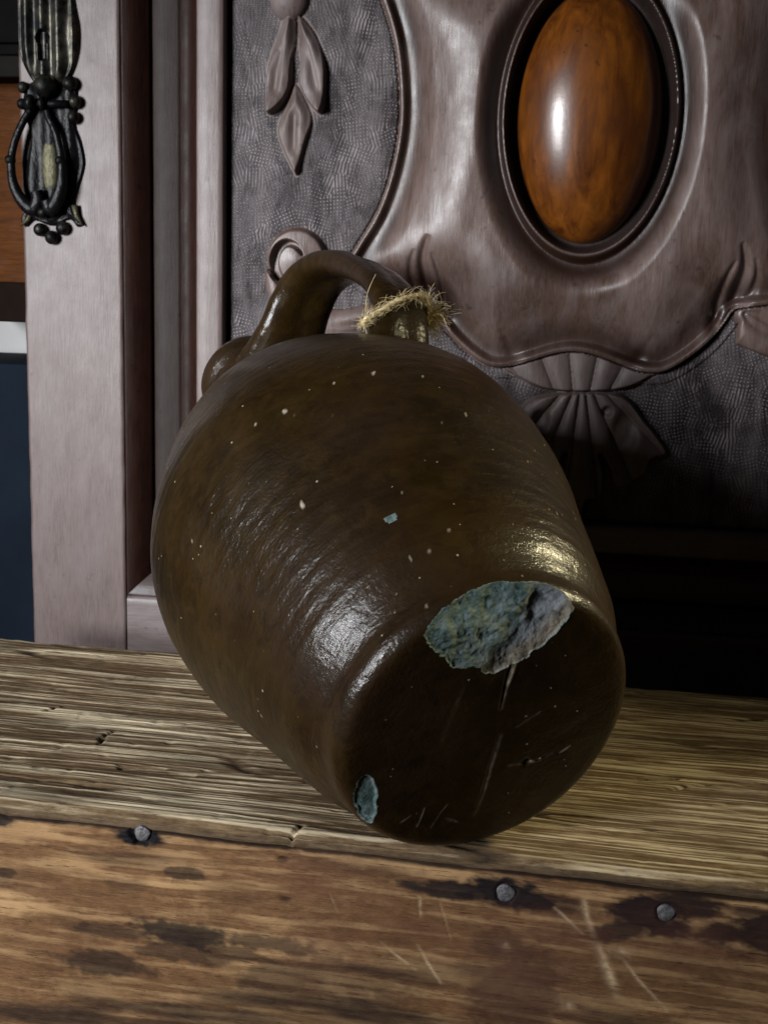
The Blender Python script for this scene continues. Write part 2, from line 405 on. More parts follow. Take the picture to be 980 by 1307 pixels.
def arc(o0, h0, o1, h1, n=8, bulge=0.0):
    out = []
    for k in range(n+1):
        t = k/n; out.append((o0+(o1-o0)*t, h0+(h1-h0)*t+bulge*math.sin(math.pi*t)))
    return out
mm = .001
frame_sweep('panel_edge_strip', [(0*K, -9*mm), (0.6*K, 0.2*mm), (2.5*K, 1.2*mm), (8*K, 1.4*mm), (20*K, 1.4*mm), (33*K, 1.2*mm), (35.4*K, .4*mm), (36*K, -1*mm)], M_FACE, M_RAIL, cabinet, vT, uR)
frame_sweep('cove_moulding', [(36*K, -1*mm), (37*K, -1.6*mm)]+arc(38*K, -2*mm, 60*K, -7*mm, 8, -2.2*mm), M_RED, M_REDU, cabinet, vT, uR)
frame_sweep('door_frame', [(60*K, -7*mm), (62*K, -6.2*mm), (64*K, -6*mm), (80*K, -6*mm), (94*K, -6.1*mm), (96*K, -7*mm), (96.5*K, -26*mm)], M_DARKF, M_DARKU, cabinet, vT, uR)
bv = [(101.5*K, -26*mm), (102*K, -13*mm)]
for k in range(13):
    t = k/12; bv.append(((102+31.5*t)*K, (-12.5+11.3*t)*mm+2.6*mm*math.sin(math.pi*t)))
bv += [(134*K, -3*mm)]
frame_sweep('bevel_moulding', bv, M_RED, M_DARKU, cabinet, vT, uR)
# stile
uS1 = uL-134*K; uS0 = cab(36, 560)[0]
def slab(name, u0, u1, v0, v1, w1, depth, mat, du=.0012, wear=.0006, seed=0, rnd=.0016):
    nu = max(int((u1-u0)/du), 8); nv = max(int((v1-v0)/(du*2)), 8)
    us = np.linspace(u0, u1, nu); vs = np.linspace(v0, v1, nv)
    U, V = np.meshgrid(us, vs, indexing='ij')
    e = np.minimum(U-u0, u1-U); W = w1-rnd*np.clip(1-e/(rnd*1.3), 0, 1)**2
    W = W+fbm(U*40, V*14, oct=4, seed=seed)*.0004
    U = U+np.where(U < (u0+u1)/2, 1, 1)*fbm(V*55, 0*V, oct=3, seed=seed+3)*wear*np.clip(1-e/.006, 0, 1)
    co = np.stack([U, V, W], -1)
    l0 = co[0].copy(); l0[:, 2] = w1-depth; r0 = co[-1].copy(); r0[:, 2] = w1-depth
    co = np.concatenate([l0[None], co, r0[None]]).reshape(-1, 3)
    return mesh_from(name, co, grid_quads(nu+2, nv)), us, vs
vFl = FLOOR_Z
me, _, _ = slab('stile', uS0, uS1, vFl, vT, 0, .022, M_FACE, seed=11, wear=.0004)
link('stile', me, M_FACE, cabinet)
# bottom rail (set 0.6 mm lower than the stile, butted)
def rail():
    v1 = vB-134*K; v0 = vFl; nu, nv = 320, 120
    U, V = np.meshgrid(np.linspace(uS1+.0004, uR, nu), np.linspace(v0, v1, nv), indexing='ij')
    e = v1-V; W = -.0007-.0015*np.clip(1-e/.002, 0, 1)**2+fbm(U*14, V*40, oct=4, seed=9)*.0004
    V = V+fbm(U*50, 0*U, oct=3, seed=4)*.0005*np.clip(1-e/.004, 0, 1)
    co = np.stack([U, V, W], -1); top = co[:, -1:].copy(); top[:, :, 2] = -.022
    co = np.concatenate([co, top], 1).reshape(-1, 3)
    return mesh_from('rail', co, grid_quads(nu, nv+1))
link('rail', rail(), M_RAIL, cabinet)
co, q = box(uS0+.002, uR+.12, vFl, vT, -.20, -.0255)
link('carcass', mesh_from('carcass', co, q, False), M_BROWNK, cabinet)
# carved panel ---------------------------------------------------------------------
du = 1.05*K
NU = int((uR-uL)/du); NV = int((vT-vB)/du)
us = np.linspace(uL, uR, NU); vs = np.linspace(vB, vT, NV)
U, V = np.meshgrid(us, vs, indexing='ij')
uc, vc = cab(752, 149)
G = -8*mm
H = np.full(U.shape, G); REG = np.zeros(U.shape, int); VAR = np.zeros(U.shape)
H += fbm(U*120, V*120, oct=3, seed=21)*.35*mm
# slight lip along the left border of the ground
# shield outline
left = [(462, -70), (485, -10), (503, 50), (510, 110), (509, 165), (498, 222), (480, 272), (456, 312), (447, 332), (462, 356), (500, 372), (530, 378), (547, 384), (556, 400), (572, 424), (596, 448), (622, 465), (652, 467), (685, 460), (702, 455.5), (718, 451.5), (735, 448.8), (752, 448)]
Lp = cabs(left); Lp[:, 0] -= (Lp[-1, 0]-uc)*np.clip((Lp[:, 0]-Lp[16, 0])/(Lp[-1, 0]-Lp[16, 0]), 0, 1)
Lp = smooth_curve(Lp, 6)
usx = uc+.0
Rp = Lp[::-1].copy(); Rp[:, 0] = 2*usx-Rp[:, 0]
SH = np.concatenate([Lp, Rp[1:]])
d = poly_sdf(SH, U, V)
dp = d/K
inside = dp > 0
def blur(A, r, it=3):
    for _ in range(it):
        for ax in (0, 1):
            c = np.cumsum(np.concatenate([np.repeat(A.take([0], ax), r+1, ax), A, np.repeat(A.take([-1], ax), r, ax)], ax), ax)
            n = A.shape[ax]; A = (np.take(c, np.arange(2*r+1, 2*r+1+n), ax)-np.take(c, np.arange(0, n), ax))/(2*r+1)
    return A
dq = blur(np.clip(dp, 0, 120), 15)
dps = dp+(blur(np.clip(dp, -60, 140), 6)-dp)*ss(4, 16, dp)
dome = 17*mm*ss(8, 100, dq)
prof = 1.2*mm - 5.2*mm*ss(3, 13, dp) + 4.5*mm*ss(14, 46, dps) + dome
prof = np.where(dp < 3, 1.2*mm*np.sqrt(np.clip(dp/3, 0, 1)) - .3*mm, prof)
# broad soft undulation of the hand-carved surface
und = fbm(U*22, V*14, oct=3, seed=31)*2.2*mm + fbm(U*70, V*40, oct=3, seed=33)*.35*mm
prof = prof+und*ss(20, 60, dp)
# flowing creases by the lower corners
def crease(pts, wid, depth, mirror=True):
    global prof
    c = smooth_curve(cabs(pts), 6); cs = [c]
    if mirror: m = c.copy(); m[:, 0] = 2*usx-m[:, 0]; cs.append(m)
    for cc in cs:
        dd, t = line_dist(cc, U, V)
        w = wid*K*(1-.75*t)
        prof = prof-depth*mm*np.exp(-(dd/w)**2)*(1-t)**.6
crease([(550, 396), (544, 362), (540, 330), (548, 300)], 11, 8.5)
crease([(538, 380), (526, 358), (524, 338), (530, 318)], 7, 4)
crease([(566, 405), (566, 375), (560, 345), (552, 322)], 8, 5)
crease([(660, 462), (648, 440), (640, 418)], 10, 2.0)
# step from the ground to the shield: wall
H = np.where(inside, prof, H)
wall = ss(-2.6, 0, dp)
H = np.where((dp <= 0) & (dp > -2.6), G+(0.0-G)*wall, H)
# border band on the ground along the shield
band = ss(-17, -14, dp)*(1-ss(-5, -3, dp))
H = np.where(~inside, H+band*1.6*mm, H)
VAR = np.where(inside, ss(2, 8, dp)*(1-ss(18, 40, dp))*.95, 0)  # brown varnish in the cove, darkened to paint in its shade
VAR = np.where(inside, VAR*(.55+.45*ss(-.2, .3, fbm(U*30, V*30, oct=2, seed=77))), VAR)
REG[dp > -2.6] = 1
# oval recess
ao, bo = 100*K, 160*K
qo = np.sqrt(((U-uc)/ao)**2+((V-vc)/bo)**2)
do = (qo-1)*((ao+bo)/2*.9)/K
rimh = 11*mm
H = np.where((do > 0) & inside, H*ss(8, 40, do)+(1-ss(8, 40, do))*(rimh-6.0*mm*ss(1.2, 9, do)), H)
H = np.where(do <= 0, rimh-(17*mm)*ss(0, -8, do), H)
VAR = np.where((do > -30) & inside, np.maximum(VAR, (1-ss(14, 34, do))*1.0), VAR)  # same darkened varnish, cove shade included, round the oval
rim_line = np.exp(-((do-0)/1.8)**2)
VAR = np.clip(VAR-rim_line*.4, 0, 1)
REG[(do < -1) & inside] = 2
H = np.where((U-uL)/K < 4.5, G-9*mm, H); H = np.where((V-vB)/K < 2.5, G-3*mm, H)
# leaves
def leaf(pts, height, ridge, region, tipfrom=None, wd=14):
    global H, REG
    P = smooth_curve(cabs(pts), 4, True); b0 = P.min(0)-6*K; b1 = P.max(0)+6*K
    m = (U > b0[0]) & (U < b1[0]) & (V > b0[1]) & (V < b1[1])
    dd = np.full(U.shape, -1e3); dd[m] = poly_sdf(P, U[m], V[m])/K
    ins = dd > 0
    h = G+height*mm*(.62*ss(0, 2, dd)+.30*np.sqrt(np.clip(dd/wd, 0, 1)))+fbm(U*160, V*60, oct=2, seed=61)*.35*mm
    if ridge is not None:
        rd, t = line_dist(cabs(ridge), U, V)
        h = h-2.6*mm*np.exp(-(rd/(5.5*K))**2)*ss(0, .25, t)*ss(1, .8, t)
    if tipfrom is not None:
        h = h+height*.55*mm*ss(0, 30, (cab(*tipfrom)[1]-V)/K)-height*.5*mm*ss(20, 60, (V-cab(*tipfrom)[1])/K)*ss(12, 2, dd)
    H = np.where(ins, np.maximum(h, H), H)
    wl = (dd <= 0) & (dd > -1.5)
    REG[ins | (wl & (REG == 0))] = region
leaf([(375, 104), (392, 134), (396, 154), (388, 180), (377, 219), (374, 219), (362, 196), (352, 168), (356, 144), (366, 122)], 6.5, [(374, 130), (372, 200)], 5, (0, 190))
leaf([(362, 14), (352, 40), (341, 74), (337, 110), (339, 143), (355, 134), (368, 110), (371, 74), (376, 52), (376, 20)], 9, [(362, 40), (352, 90), (348, 125)], 3, (0, 112), 12)
leaf([(377, 16), (394, 30), (408, 58), (414, 95), (409, 142), (393, 130), (380, 106), (382, 82), (378, 52)], 9, [(384, 36), (396, 80), (404, 125)], 4, (0, 112), 12)
ur, vr = cab(366, -4)
dr = np.hypot(U-ur, V-vr)/K
h = G+9*mm*np.sqrt(np.clip(1-(dr/24)**2, 0, 1))
H = np.where(dr < 24, np.maximum(H, h), H); REG[dr < 24] = 9
# scroll
sc = smooth_curve(cabs([(346, 350), (352, 372), (366, 392), (396, 412), (432, 420), (470, 416), (505, 402), (530, 388)]), 8)
def scroll(curve, region):
    global H, REG
    dd, t = line_dist(curve, U, V); dd = dd/K
    rad = np.interp(t, [0, .2, .4, .75, .93, 1], [10, 14, 22, 28, 34, 14])
    h = G+9*mm*(.35+.65*np.sqrt(np.clip(1-(dd/rad)**2, 0, 1)))-2.5*mm*np.exp(-((dd-rad*.15)/(rad*.22))**2)*ss(.5, .7, t)
    ok = (dd < rad) & (REG != 1)
    H = np.where(ok, np.maximum(H, h), H); REG[ok] = region
scroll(sc, 6)
scm = sc.copy(); scm[:, 0] = 2*usx-scm[:, 0]
scroll(scm, 6)
def volute(mx):
    global H, REG
    c0 = np.array(cab(377, 330)); hk = smooth_curve(cabs([(386, 325), (377, 313), (364, 310), (353, 320), (349, 336), (353, 352), (362, 364), (374, 370)]), 6)
    if mx: c0[0] = 2*usx-c0[0]; hk = hk.copy(); hk[:, 0] = 2*usx-hk[:, 0]
    r_ = np.hypot(U-c0[0], V-c0[1])/K
    dd, t = line_dist(hk, U, V); dd = dd/K
    w_ = np.interp(t, [0, .15, .4, .7, 1], [1.2, 3.2, 5.5, 6.5, 7])
    inner = np.exp(-((r_)/14.0)**2)
    h = G+mm*(6.5*ss(39, 34, r_)+2.6*np.sqrt(np.clip(1-(r_/39)**2, 0, 1))+1.5*inner)
    h = h-8.5*mm*ss(w_*1.25, w_*.55, dd)
    ok = (r_ < 39) & (REG != 1)
    H = np.where(ok, h, H); REG[ok] = 6
volute(False); volute(True)
# palmette
pc = cab(744, 470)
fan = cabs([(744, 500), (700, 503), (672, 512), (655, 535), (668, 560), (690, 556), (700, 572), (694, 600), (712, 596), (722, 578), (718, 606), (722, 632), (734, 642), (741, 660), (749, 640), (760, 638), (770, 628), (772, 606), (766, 580), (776, 598), (784, 622), (800, 622), (826, 604), (832, 588), (853, 580), (840, 556), (822, 534), (806, 512), (790, 503), (760, 501)])
P = smooth_curve(fan, 4, True); dd = poly_sdf(P, U, V)/K
ang = np.arctan2(U-pc[0], pc[1]-V)
flute = np.abs(np.sin(ang*11+.9+.35*np.sin(ang*5)))**.5
rr = np.hypot(U-pc[0], V-pc[1])/K
h = G+mm*(8.5*ss(0, 4, dd)*(.45+.55*flute)+3.2*ss(60, 150, rr)*np.exp(-(ang/.35)**2)+1.5)
h = h-5.5*mm*np.exp(-(np.hypot((U-cab(797, 553)[0])/(15*K), (V-cab(797, 553)[1])/(24*K)))**4)
h = h-5*mm*np.exp(-(np.hypot(U-cab(775, 525)[0], V-cab(775, 525)[1])/(6*K))**4)
h = h-5*mm*np.exp(-(np.hypot((U-cab(690, 537)[0])/(10*K), (V-cab(690, 537)[1])/(13*K)))**4)
ok = (dd > 0) & (REG != 1); H = np.where(ok, np.maximum(h, G), H); REG[ok] = 7
col = cabs([(640, 466), (700, 452), (752, 444), (800, 452), (850, 468), (822, 488), (790, 499), (744, 502), (700, 499), (668, 487)])
P = smooth_curve(col, 4, True); dd = poly_sdf(P, U, V)/K
a2 = np.arctan2(U-pc[0], V-cab(744, 575)[1])
h = G+mm*(6.5*ss(0, 4, dd)*(.45+.55*np.abs(np.cos(a2*11))**.6)+.8)
ok = (dd > 0) & (REG != 1) & (REG != 7); H = np.where(ok, h, H); REG[ok] = 8
co = np.stack([U, V, H], -1).reshape(-1, 3); qd = grid_quads(NU, NV)
fr = REG.ravel()[qd].max(1); qu = U.ravel()[qd[:, 0]]
REG[(REG == 6) & (U > uc)] = 10
names = {10: ('carved_scroll', M_SHIELD), 0: ('carved_ground', M_GROUND), 1: ('carved_shield', M_SHIELD), 2: ('oval_recess', M_DARKF), 3: ('carved_leaf', M_CARVE), 4: ('carved_leaf', M_CARVE), 5: ('carved_leaf', M_CARVE), 6: ('carved_scroll', M_SHIELD), 7: ('carved_palmette', M_CARVE), 8: ('fluted_collar', M_CARVE), 9: ('rosette', M_CARVE)}
pan = None
for k, (nm, mt) in sorted(names.items()):
    m = (fr == k) if k != 10 else ((fr == 10)|((fr == 6) & (qu > uc)))
    if k == 6: m = (fr == 6) & (qu <= uc)
    if not m.any(): continue
    c2, q2, a2_ = submesh(co, qd, m, {'varnish_shade': VAR.ravel()})
    o = link('carved_panel' if k == 0 else nm, mesh_from(nm, c2, q2, True, a2_), mt, cabinet if k == 0 else pan)
    if k == 0: pan = o
# cabochon
def cabochon():
    a, b = 86*K, 147*K; nr, nt = 60, 160
    r = np.sin(np.linspace(0, 1, nr)*np.pi/2)[:, None]; t = np.linspace(0, 2*np.pi, nt, endpoint=False)[None, :]
    w = -8*mm+36*mm*(1-np.clip(r, 0, 1)**2.1)**.52+0*t
    co = np.stack([uc+a*r*np.cos(t), vc+b*r*np.sin(t), w], -1).reshape(-1, 3)
    return mesh_from('cabochon', co, grid_quads(nr, nt, True))
tag(link('cabochon', cabochon(), M_BURL, pan), 'polished orange brown wooden oval boss')
# ------------------------------------------------------------------ door pull on the stile
def pp(px, py, w=0.0): u, v = cab(px, py); return (u, v, w)
def plate(name, pts, th, mat, parent, dome=1.5*mm, flutes=None, holes=None):
    P = smooth_curve(cabs(pts), 4, True); b0, b1 = P.min(0)-K, P.max(0)+K; st = .9*K
    us_ = np.arange(b0[0], b1[0], st); vs_ = np.arange(b0[1], b1[1], st)
    A, B = np.meshgrid(us_, vs_, indexing='ij'); dd = poly_sdf(P, A, B)/K
    W = th*ss(-.6, 2.2, dd)+dome*ss(0, 16, dd)
    if flutes is not None: W = W+flutes(A, B)*ss(2, 7, dd)
    if holes is not None: W = W-holes(A, B)
    co = np.stack([A, B, W], -1).reshape(-1, 3); qd = grid_quads(len(us_), len(vs_))
    keep = (dd.ravel()[qd] > -.8).all(1)
    c2, q2, _ = submesh(co, qd, keep, {})
    return link(name, mesh_from(name, c2, q2), mat, parent)
kx = cab(58, 49)
def fl(A, B): return 1.3*mm*np.cos((A-kx[0])/K*.30)*1.0
def keyhole(A, B):
    c = ss(9.5, 7.5, np.hypot(A-kx[0], B-kx[1])/K)
    s_ = ss(6.2, 4.6, np.abs(A-cab(58, 65)[0])/K)*ss(cab(58, 79)[1], cab(58, 76)[1], B)*ss(kx[1]+K, kx[1], B)
    return np.maximum(c, s_)*5*mm
upper = [(26, -60), (24, 0), (25, 60), (34, 89), (46, 106), (64, 114), (83, 106), (93, 94), (101, 67), (102, 36), (97, 8), (92, -30), (88, -60)]
pull = plate('door_pull', upper, 3.5*mm, M_METAL, cabinet, 3*mm, fl, keyhole)
pull['label'] = 'tarnished brass key plate with drop handle'
lower = [(42, 104), (30, 125), (33, 150), (40, 172), (36, 200), (32, 235), (38, 262), (30, 272), (28, 284), (36, 289), (46, 281), (68, 288), (90, 280), (99, 289), (109, 286), (101, 272), (97, 255), (106, 225), (109, 205), (104, 180), (97, 158), (100, 128), (92, 104)]
plate('backplate', lower, 2.2*mm, M_METALD, pull, 1.6*mm, lambda A, B: 1.1*mm*np.cos((A-cab(66, 200)[0])/K*.23))  # near-black plate holds the shadow beside the bail in its colour
co, q = box(kx[0]-7*K, kx[0]+7*K, cab(58, 78)[1], kx[1]+8*K, .0001, .0009)
link('keyhole', mesh_from('keyhole', co, q, False), M_BLACKW, pull)
for (x, y, r, w) in [(32, 112, 7.5, 3), (31, 133, 7, 3), (92, 107, 9.5, 3), (98, 130, 8.5, 3), (96, 150, 8, 3), (53, 293, 8.5, 2.5), (82, 291, 9, 2.5), (68, 303, 9, 2.5)]:
    c, q = ball(pp(x, y, w*mm), r*K); link('bead', mesh_from('bead', c, q), M_METAL, pull)
c, q = ball(pp(63, 112, 7*mm), 15*K, sc=(1, 1.0, .9)); link('boss', mesh_from('boss', c, q), M_METAL, pull)
c, q = join([ball(pp(46, 133, 10*mm), 8*K, sc=(.8, 1.25, 1)), ball(pp(61, 134, 10*mm), 7*K, sc=(.7, 1.2, 1)), tube([pp(36, 134, 6*mm), pp(92, 134, 6*mm)], 5*K)])
link('hinge', mesh_from('hinge', c, q), M_METALD, pull)
c, q = ball(pp(66, 212, 3.4*mm), 11.5*K, sc=(.95, 3.0, .34)); link('lit_patch', mesh_from('lit_patch', c, q), M_BRASS, pull)  # yellowish patch added for the lit middle of the backplate
c, q = tube([pp(97, 262, 3*mm), pp(100, 276, 3*mm), pp(108, 288, 3.4*mm)], [4*K, 3.4*K, 1.2*K], 8); link('leaf_tip', mesh_from('leaf_tip', c, q), M_BRASS, pull)
c, q = tube([pp(42, 272, 3*mm), pp(38, 280, 3*mm), pp(29, 288, 3.4*mm)], [4*K, 3.4*K, 1.2*K], 8); link('leaf_tip', mesh_from('leaf_tip', c, q), M_BRASS, pull)
rodL = smooth_curve([pp(47, 138, 5.6*mm), pp(39, 150, 7.4*mm), pp(30, 172, 9.3*mm), pp(24, 195, 10.5*mm), pp(23, 215, 11.2*mm), pp(26, 238, 10.5*mm), pp(36, 258, 9.3*mm), pp(49, 268, 8.1*mm), pp(55, 255, 8.1*mm), pp(53, 245, 8.7*mm)], 5)
rodR = smooth_curve([pp(63, 138, 5.6*mm), pp(68, 152, 7.4*mm), pp(78, 172, 9.3*mm), pp(84, 195, 10.5*mm), pp(87, 215, 11.2*mm), pp(86, 238, 10.5*mm), pp(79, 258, 9.3*mm), pp(71, 268, 8.1*mm), pp(66, 256, 8.1*mm)], 5)
for rd in (rodL, rodR):
    rad = np.interp(np.linspace(0, 1, len(rd)), [0, .3, .5, .75, 1], [4.6, 4.8, 5.5, 9.5, 8.5])*K
    c, q = tube(rd, rad, 12); link('bail', mesh_from('bail', c, q), M_METALD, pull)
for (x, y, w) in [(22, 206, 11.2), (85, 207, 11.2), (61, 272, 8.1)]:
    c, q = ball(pp(x, y, w*mm), 7*K); link('knob', mesh_from('knob', c, q), M_METAL, pull)
# ------------------------------------------------------------------ what stands left of the cabinet, further back
def back_rect(name, y0, y1, back, thick, mat, parent=None, x0=-120, x1=60):
    a = cab(x0, y1, back); b = cab(x1, y0, back)
    return boxbev(name, (a[0], b[0], a[1], b[1], -back-thick, -back), mat, parent, None if parent else CABM, .0015)
ls = empty('wall_shelf', CABM); tag(ls, 'orange brown wooden shelf unit with dark rails left of the faded stile', 'shelf')
back_rect('upper_panel', -90, 54, .08, .16, M_BLACKW, ls)
back_rect('moulding', 55, 69, .075, .16, M_BLACKW, ls)
back_rect('upper_rail', 70, 97, .07, .16, mat_plain('dark_grey_wood', (.012, .011, .010), .7, 40, .3, spec=.04), ls)
back_rect('side_panel', 98, 360, .10, .14, M_ORANGE, ls)
back_rect('lower_rail', 361, 406, .08, .16, M_BROWNK, ls)
nb = back_rect('blue_box', 466, 1000, .10, .15, M_NAVY); tag(nb, 'dark navy blue box standing below the strip of white wall', 'box')
# ------------------------------------------------------------------ crate
g0, g1, g2, g3 = ground(0, 1022), ground(980, 1130), ground(0, 815), ground(980, 890)
fd = (g1-g0)/np.linalg.norm(g1-g0); CA = math.atan2(fd[1], fd[0])
crate = empty('wooden_crate'); crate.matrix_world = Matrix.Translation(Vector(((g0+g1)/2).tolist()))@Matrix.Rotation(CA, 4, 'Z')
tag(crate, 'rough old wooden crate with rusty nails carrying the brown jug', 'crate')
CI = np.array(crate.matrix_world.inverted())
def cl(p): return (CI @ np.append(p, 1))[:3]
b0, b1 = cl(g2), cl(g3)
def back_y(x): return b0[1]+(b1[1]-b0[1])*(x-b0[0])/(b1[0]-b0[0])
def cpt(px, py): return cl(ground(px, py))
def front(px, py, yf=-.0032):
    """sketch point -> crate x, z on the front face"""
    r = ray(px, py); A = np.array(crate.matrix_world); n = A[:3, 1]; o = A[:3, 3]+n*yf
    t = ((o-CAMP) @ n)/(r @ n); p = cl(CAMP+t*r); return p[0], p[2]
def top_plank():
    nx, ny = 660, 700
    X0, X1 = -.34, .36
    x = np.linspace(X0, X1, nx)[:, None]+np.zeros((1, ny)); s = np.linspace(0, 1, ny)[None, :]**1.0
    D = back_y(x); y = s*D
    # long wavering grain
    wob = fbm(x*5, y*6, oct=3, seed=41)*.006
    yy = y+wob
    roughm = .35+.65*ss(.06, -.05, x)+.25*ss(.2, .3, y)
    g1_ = fbm(x*13, yy*420, oct=3, seed=42); g2_ = vn(x*7, yy*190, 0, 43); g3_ = vn(x*26, yy*900, 0, 44)
    z = (g1_*.75+g2_*.42)*.95*mm*roughm+g3_*.22*mm*roughm
    fis = np.clip(.11-np.abs(vn(x*6+3, yy*85, 0, 45)), 0, 1)/.11*ss(.05, .45, vn(x*11, y*45, 0, 46))
    fis = np.maximum(fis, np.clip(.10-np.abs(vn(x*12+3, yy*160, 0, 48)), 0, 1)/.10*ss(.3, .6, vn(x*25, y*90, 0, 49)))
    z = z-fis*1.5*mm
    # saw marks and nicks
    z = z-.5*mm*np.clip(fbm(x*110, y*110, oct=2, seed=47)-.42, 0, 1)*2.2
    # small carved nicks
    for (px, py, a, L) in [(70, 905, 1.0, .006), (137, 938, 1.2, .006), (130, 945, 1.7, .004), (375, 1062, 1.3, .008), (365, 1075, 1.1, .006), (200, 985, 0, .02), (180, 980, .1, .012), (290, 985, .1, .012), (880, 1005, .5, .012), (840, 995, .3, .01)]:
        p = cpt(px, py); dx, dy = math.cos(a)*L, math.sin(a)*L
        dd, t = line_dist(np.array([(p[0]-dx, p[1]-dy), (p[0], p[1]+dy*.3), (p[0]+dx, p[1]+dy)]), x, y)
        z = z-2.2*mm*np.exp(-(dd/.0011)**2)
    grain = np.clip(.5+.9*(g1_*.5+g2_*.35)*roughm+.35*g3_-.5*fis, 0, 1)
    stain_seam = np.zeros_like(x)
    for (px, py, rx, ry, a) in [(215, 1015, .018, .006, .6), (240, 1030, .03, .006, .5), (930, 968, .018, .007, .6), (70, 1010, .05, .008, .4), (880, 900, .03, .006, .5), (360, 1070, .012, .005, .7), (930, 1010, .03, .003, .45)]:
        p = cpt(px, py); stain_seam = np.maximum(stain_seam, a*np.exp(-(((x-p[0])/rx)**2+((y-p[1])/ry)**2)**1.0)*(.65+.5*fbm(x*60, y*300, oct=3, seed=50)))
    stain_seam = np.maximum(stain_seam, fis*.85)
    stain_seam = np.maximum(stain_seam, .5*ss(.018, .0, D-y))       # darker along the back edge
    stain_seam = np.maximum(stain_seam, .35*ss(.35, .8, fbm(x*6, yy*60, oct=3, seed=53)+.25))
    # edges: round the front and the back, run down the face
    ed = .0042
    irr = fbm(x*35, 0*x, oct=4, seed=51)*.0012
    z = z-.0028*np.clip(1-(y-irr-.0005)/ed, 0, 1)**2
    y = y+irr*np.clip(1-y/.01, 0, 1)
    irb = fbm(x*40, 0*x+9, oct=4, seed=52)*.0016
    y = y+irb*np.clip(1-(D-y)/.01, 0, 1); z = z-.002*np.clip(1-(D-y)/.003, 0, 1)**2
    co = np.stack([x, y, z], -1)
    rows = []
    for k, (dy, dz) in enumerate([(.0002, -.0075), (-.0009, -.0055), (-.0010, -.0038), (-.0004, -.0022)]):
        r = co[:, :1].copy(); r[:, :, 1] += dy+fbm(x[:, :1]*60, 0*x[:, :1]+k, oct=3, seed=60)*.0005; r[:, :, 2] = np.minimum(r[:, :, 2]+dz*.55, dz)+.0; rows.append(r)
    bk = co[:, -1:].copy(); bk[:, :, 2] = -.016
    co = np.concatenate(rows+[co, bk], 1); n2 = co.shape[1]
    def padd(a, v): return np.concatenate([np.full((nx, 4), v), a, a[:, -1:]], 1)
    gr = padd(grain, .12); stn = padd(np.clip(stain_seam, 0, 1), .35)
    z0 = np.zeros(nx*n2)
    me = mesh_from('top_plank', co.reshape(-1, 3), grid_quads(nx, n2), True, {'grain': gr.ravel(), 'stain_seam': stn.ravel(), 'scratch': z0, 'rust': z0})
    return link('top_plank', me, M_PLANK, crate)
top_plank()
NAILS = [(180, 1066, 11.5), (645, 1141, 12.5), (850, 1166, 12)]
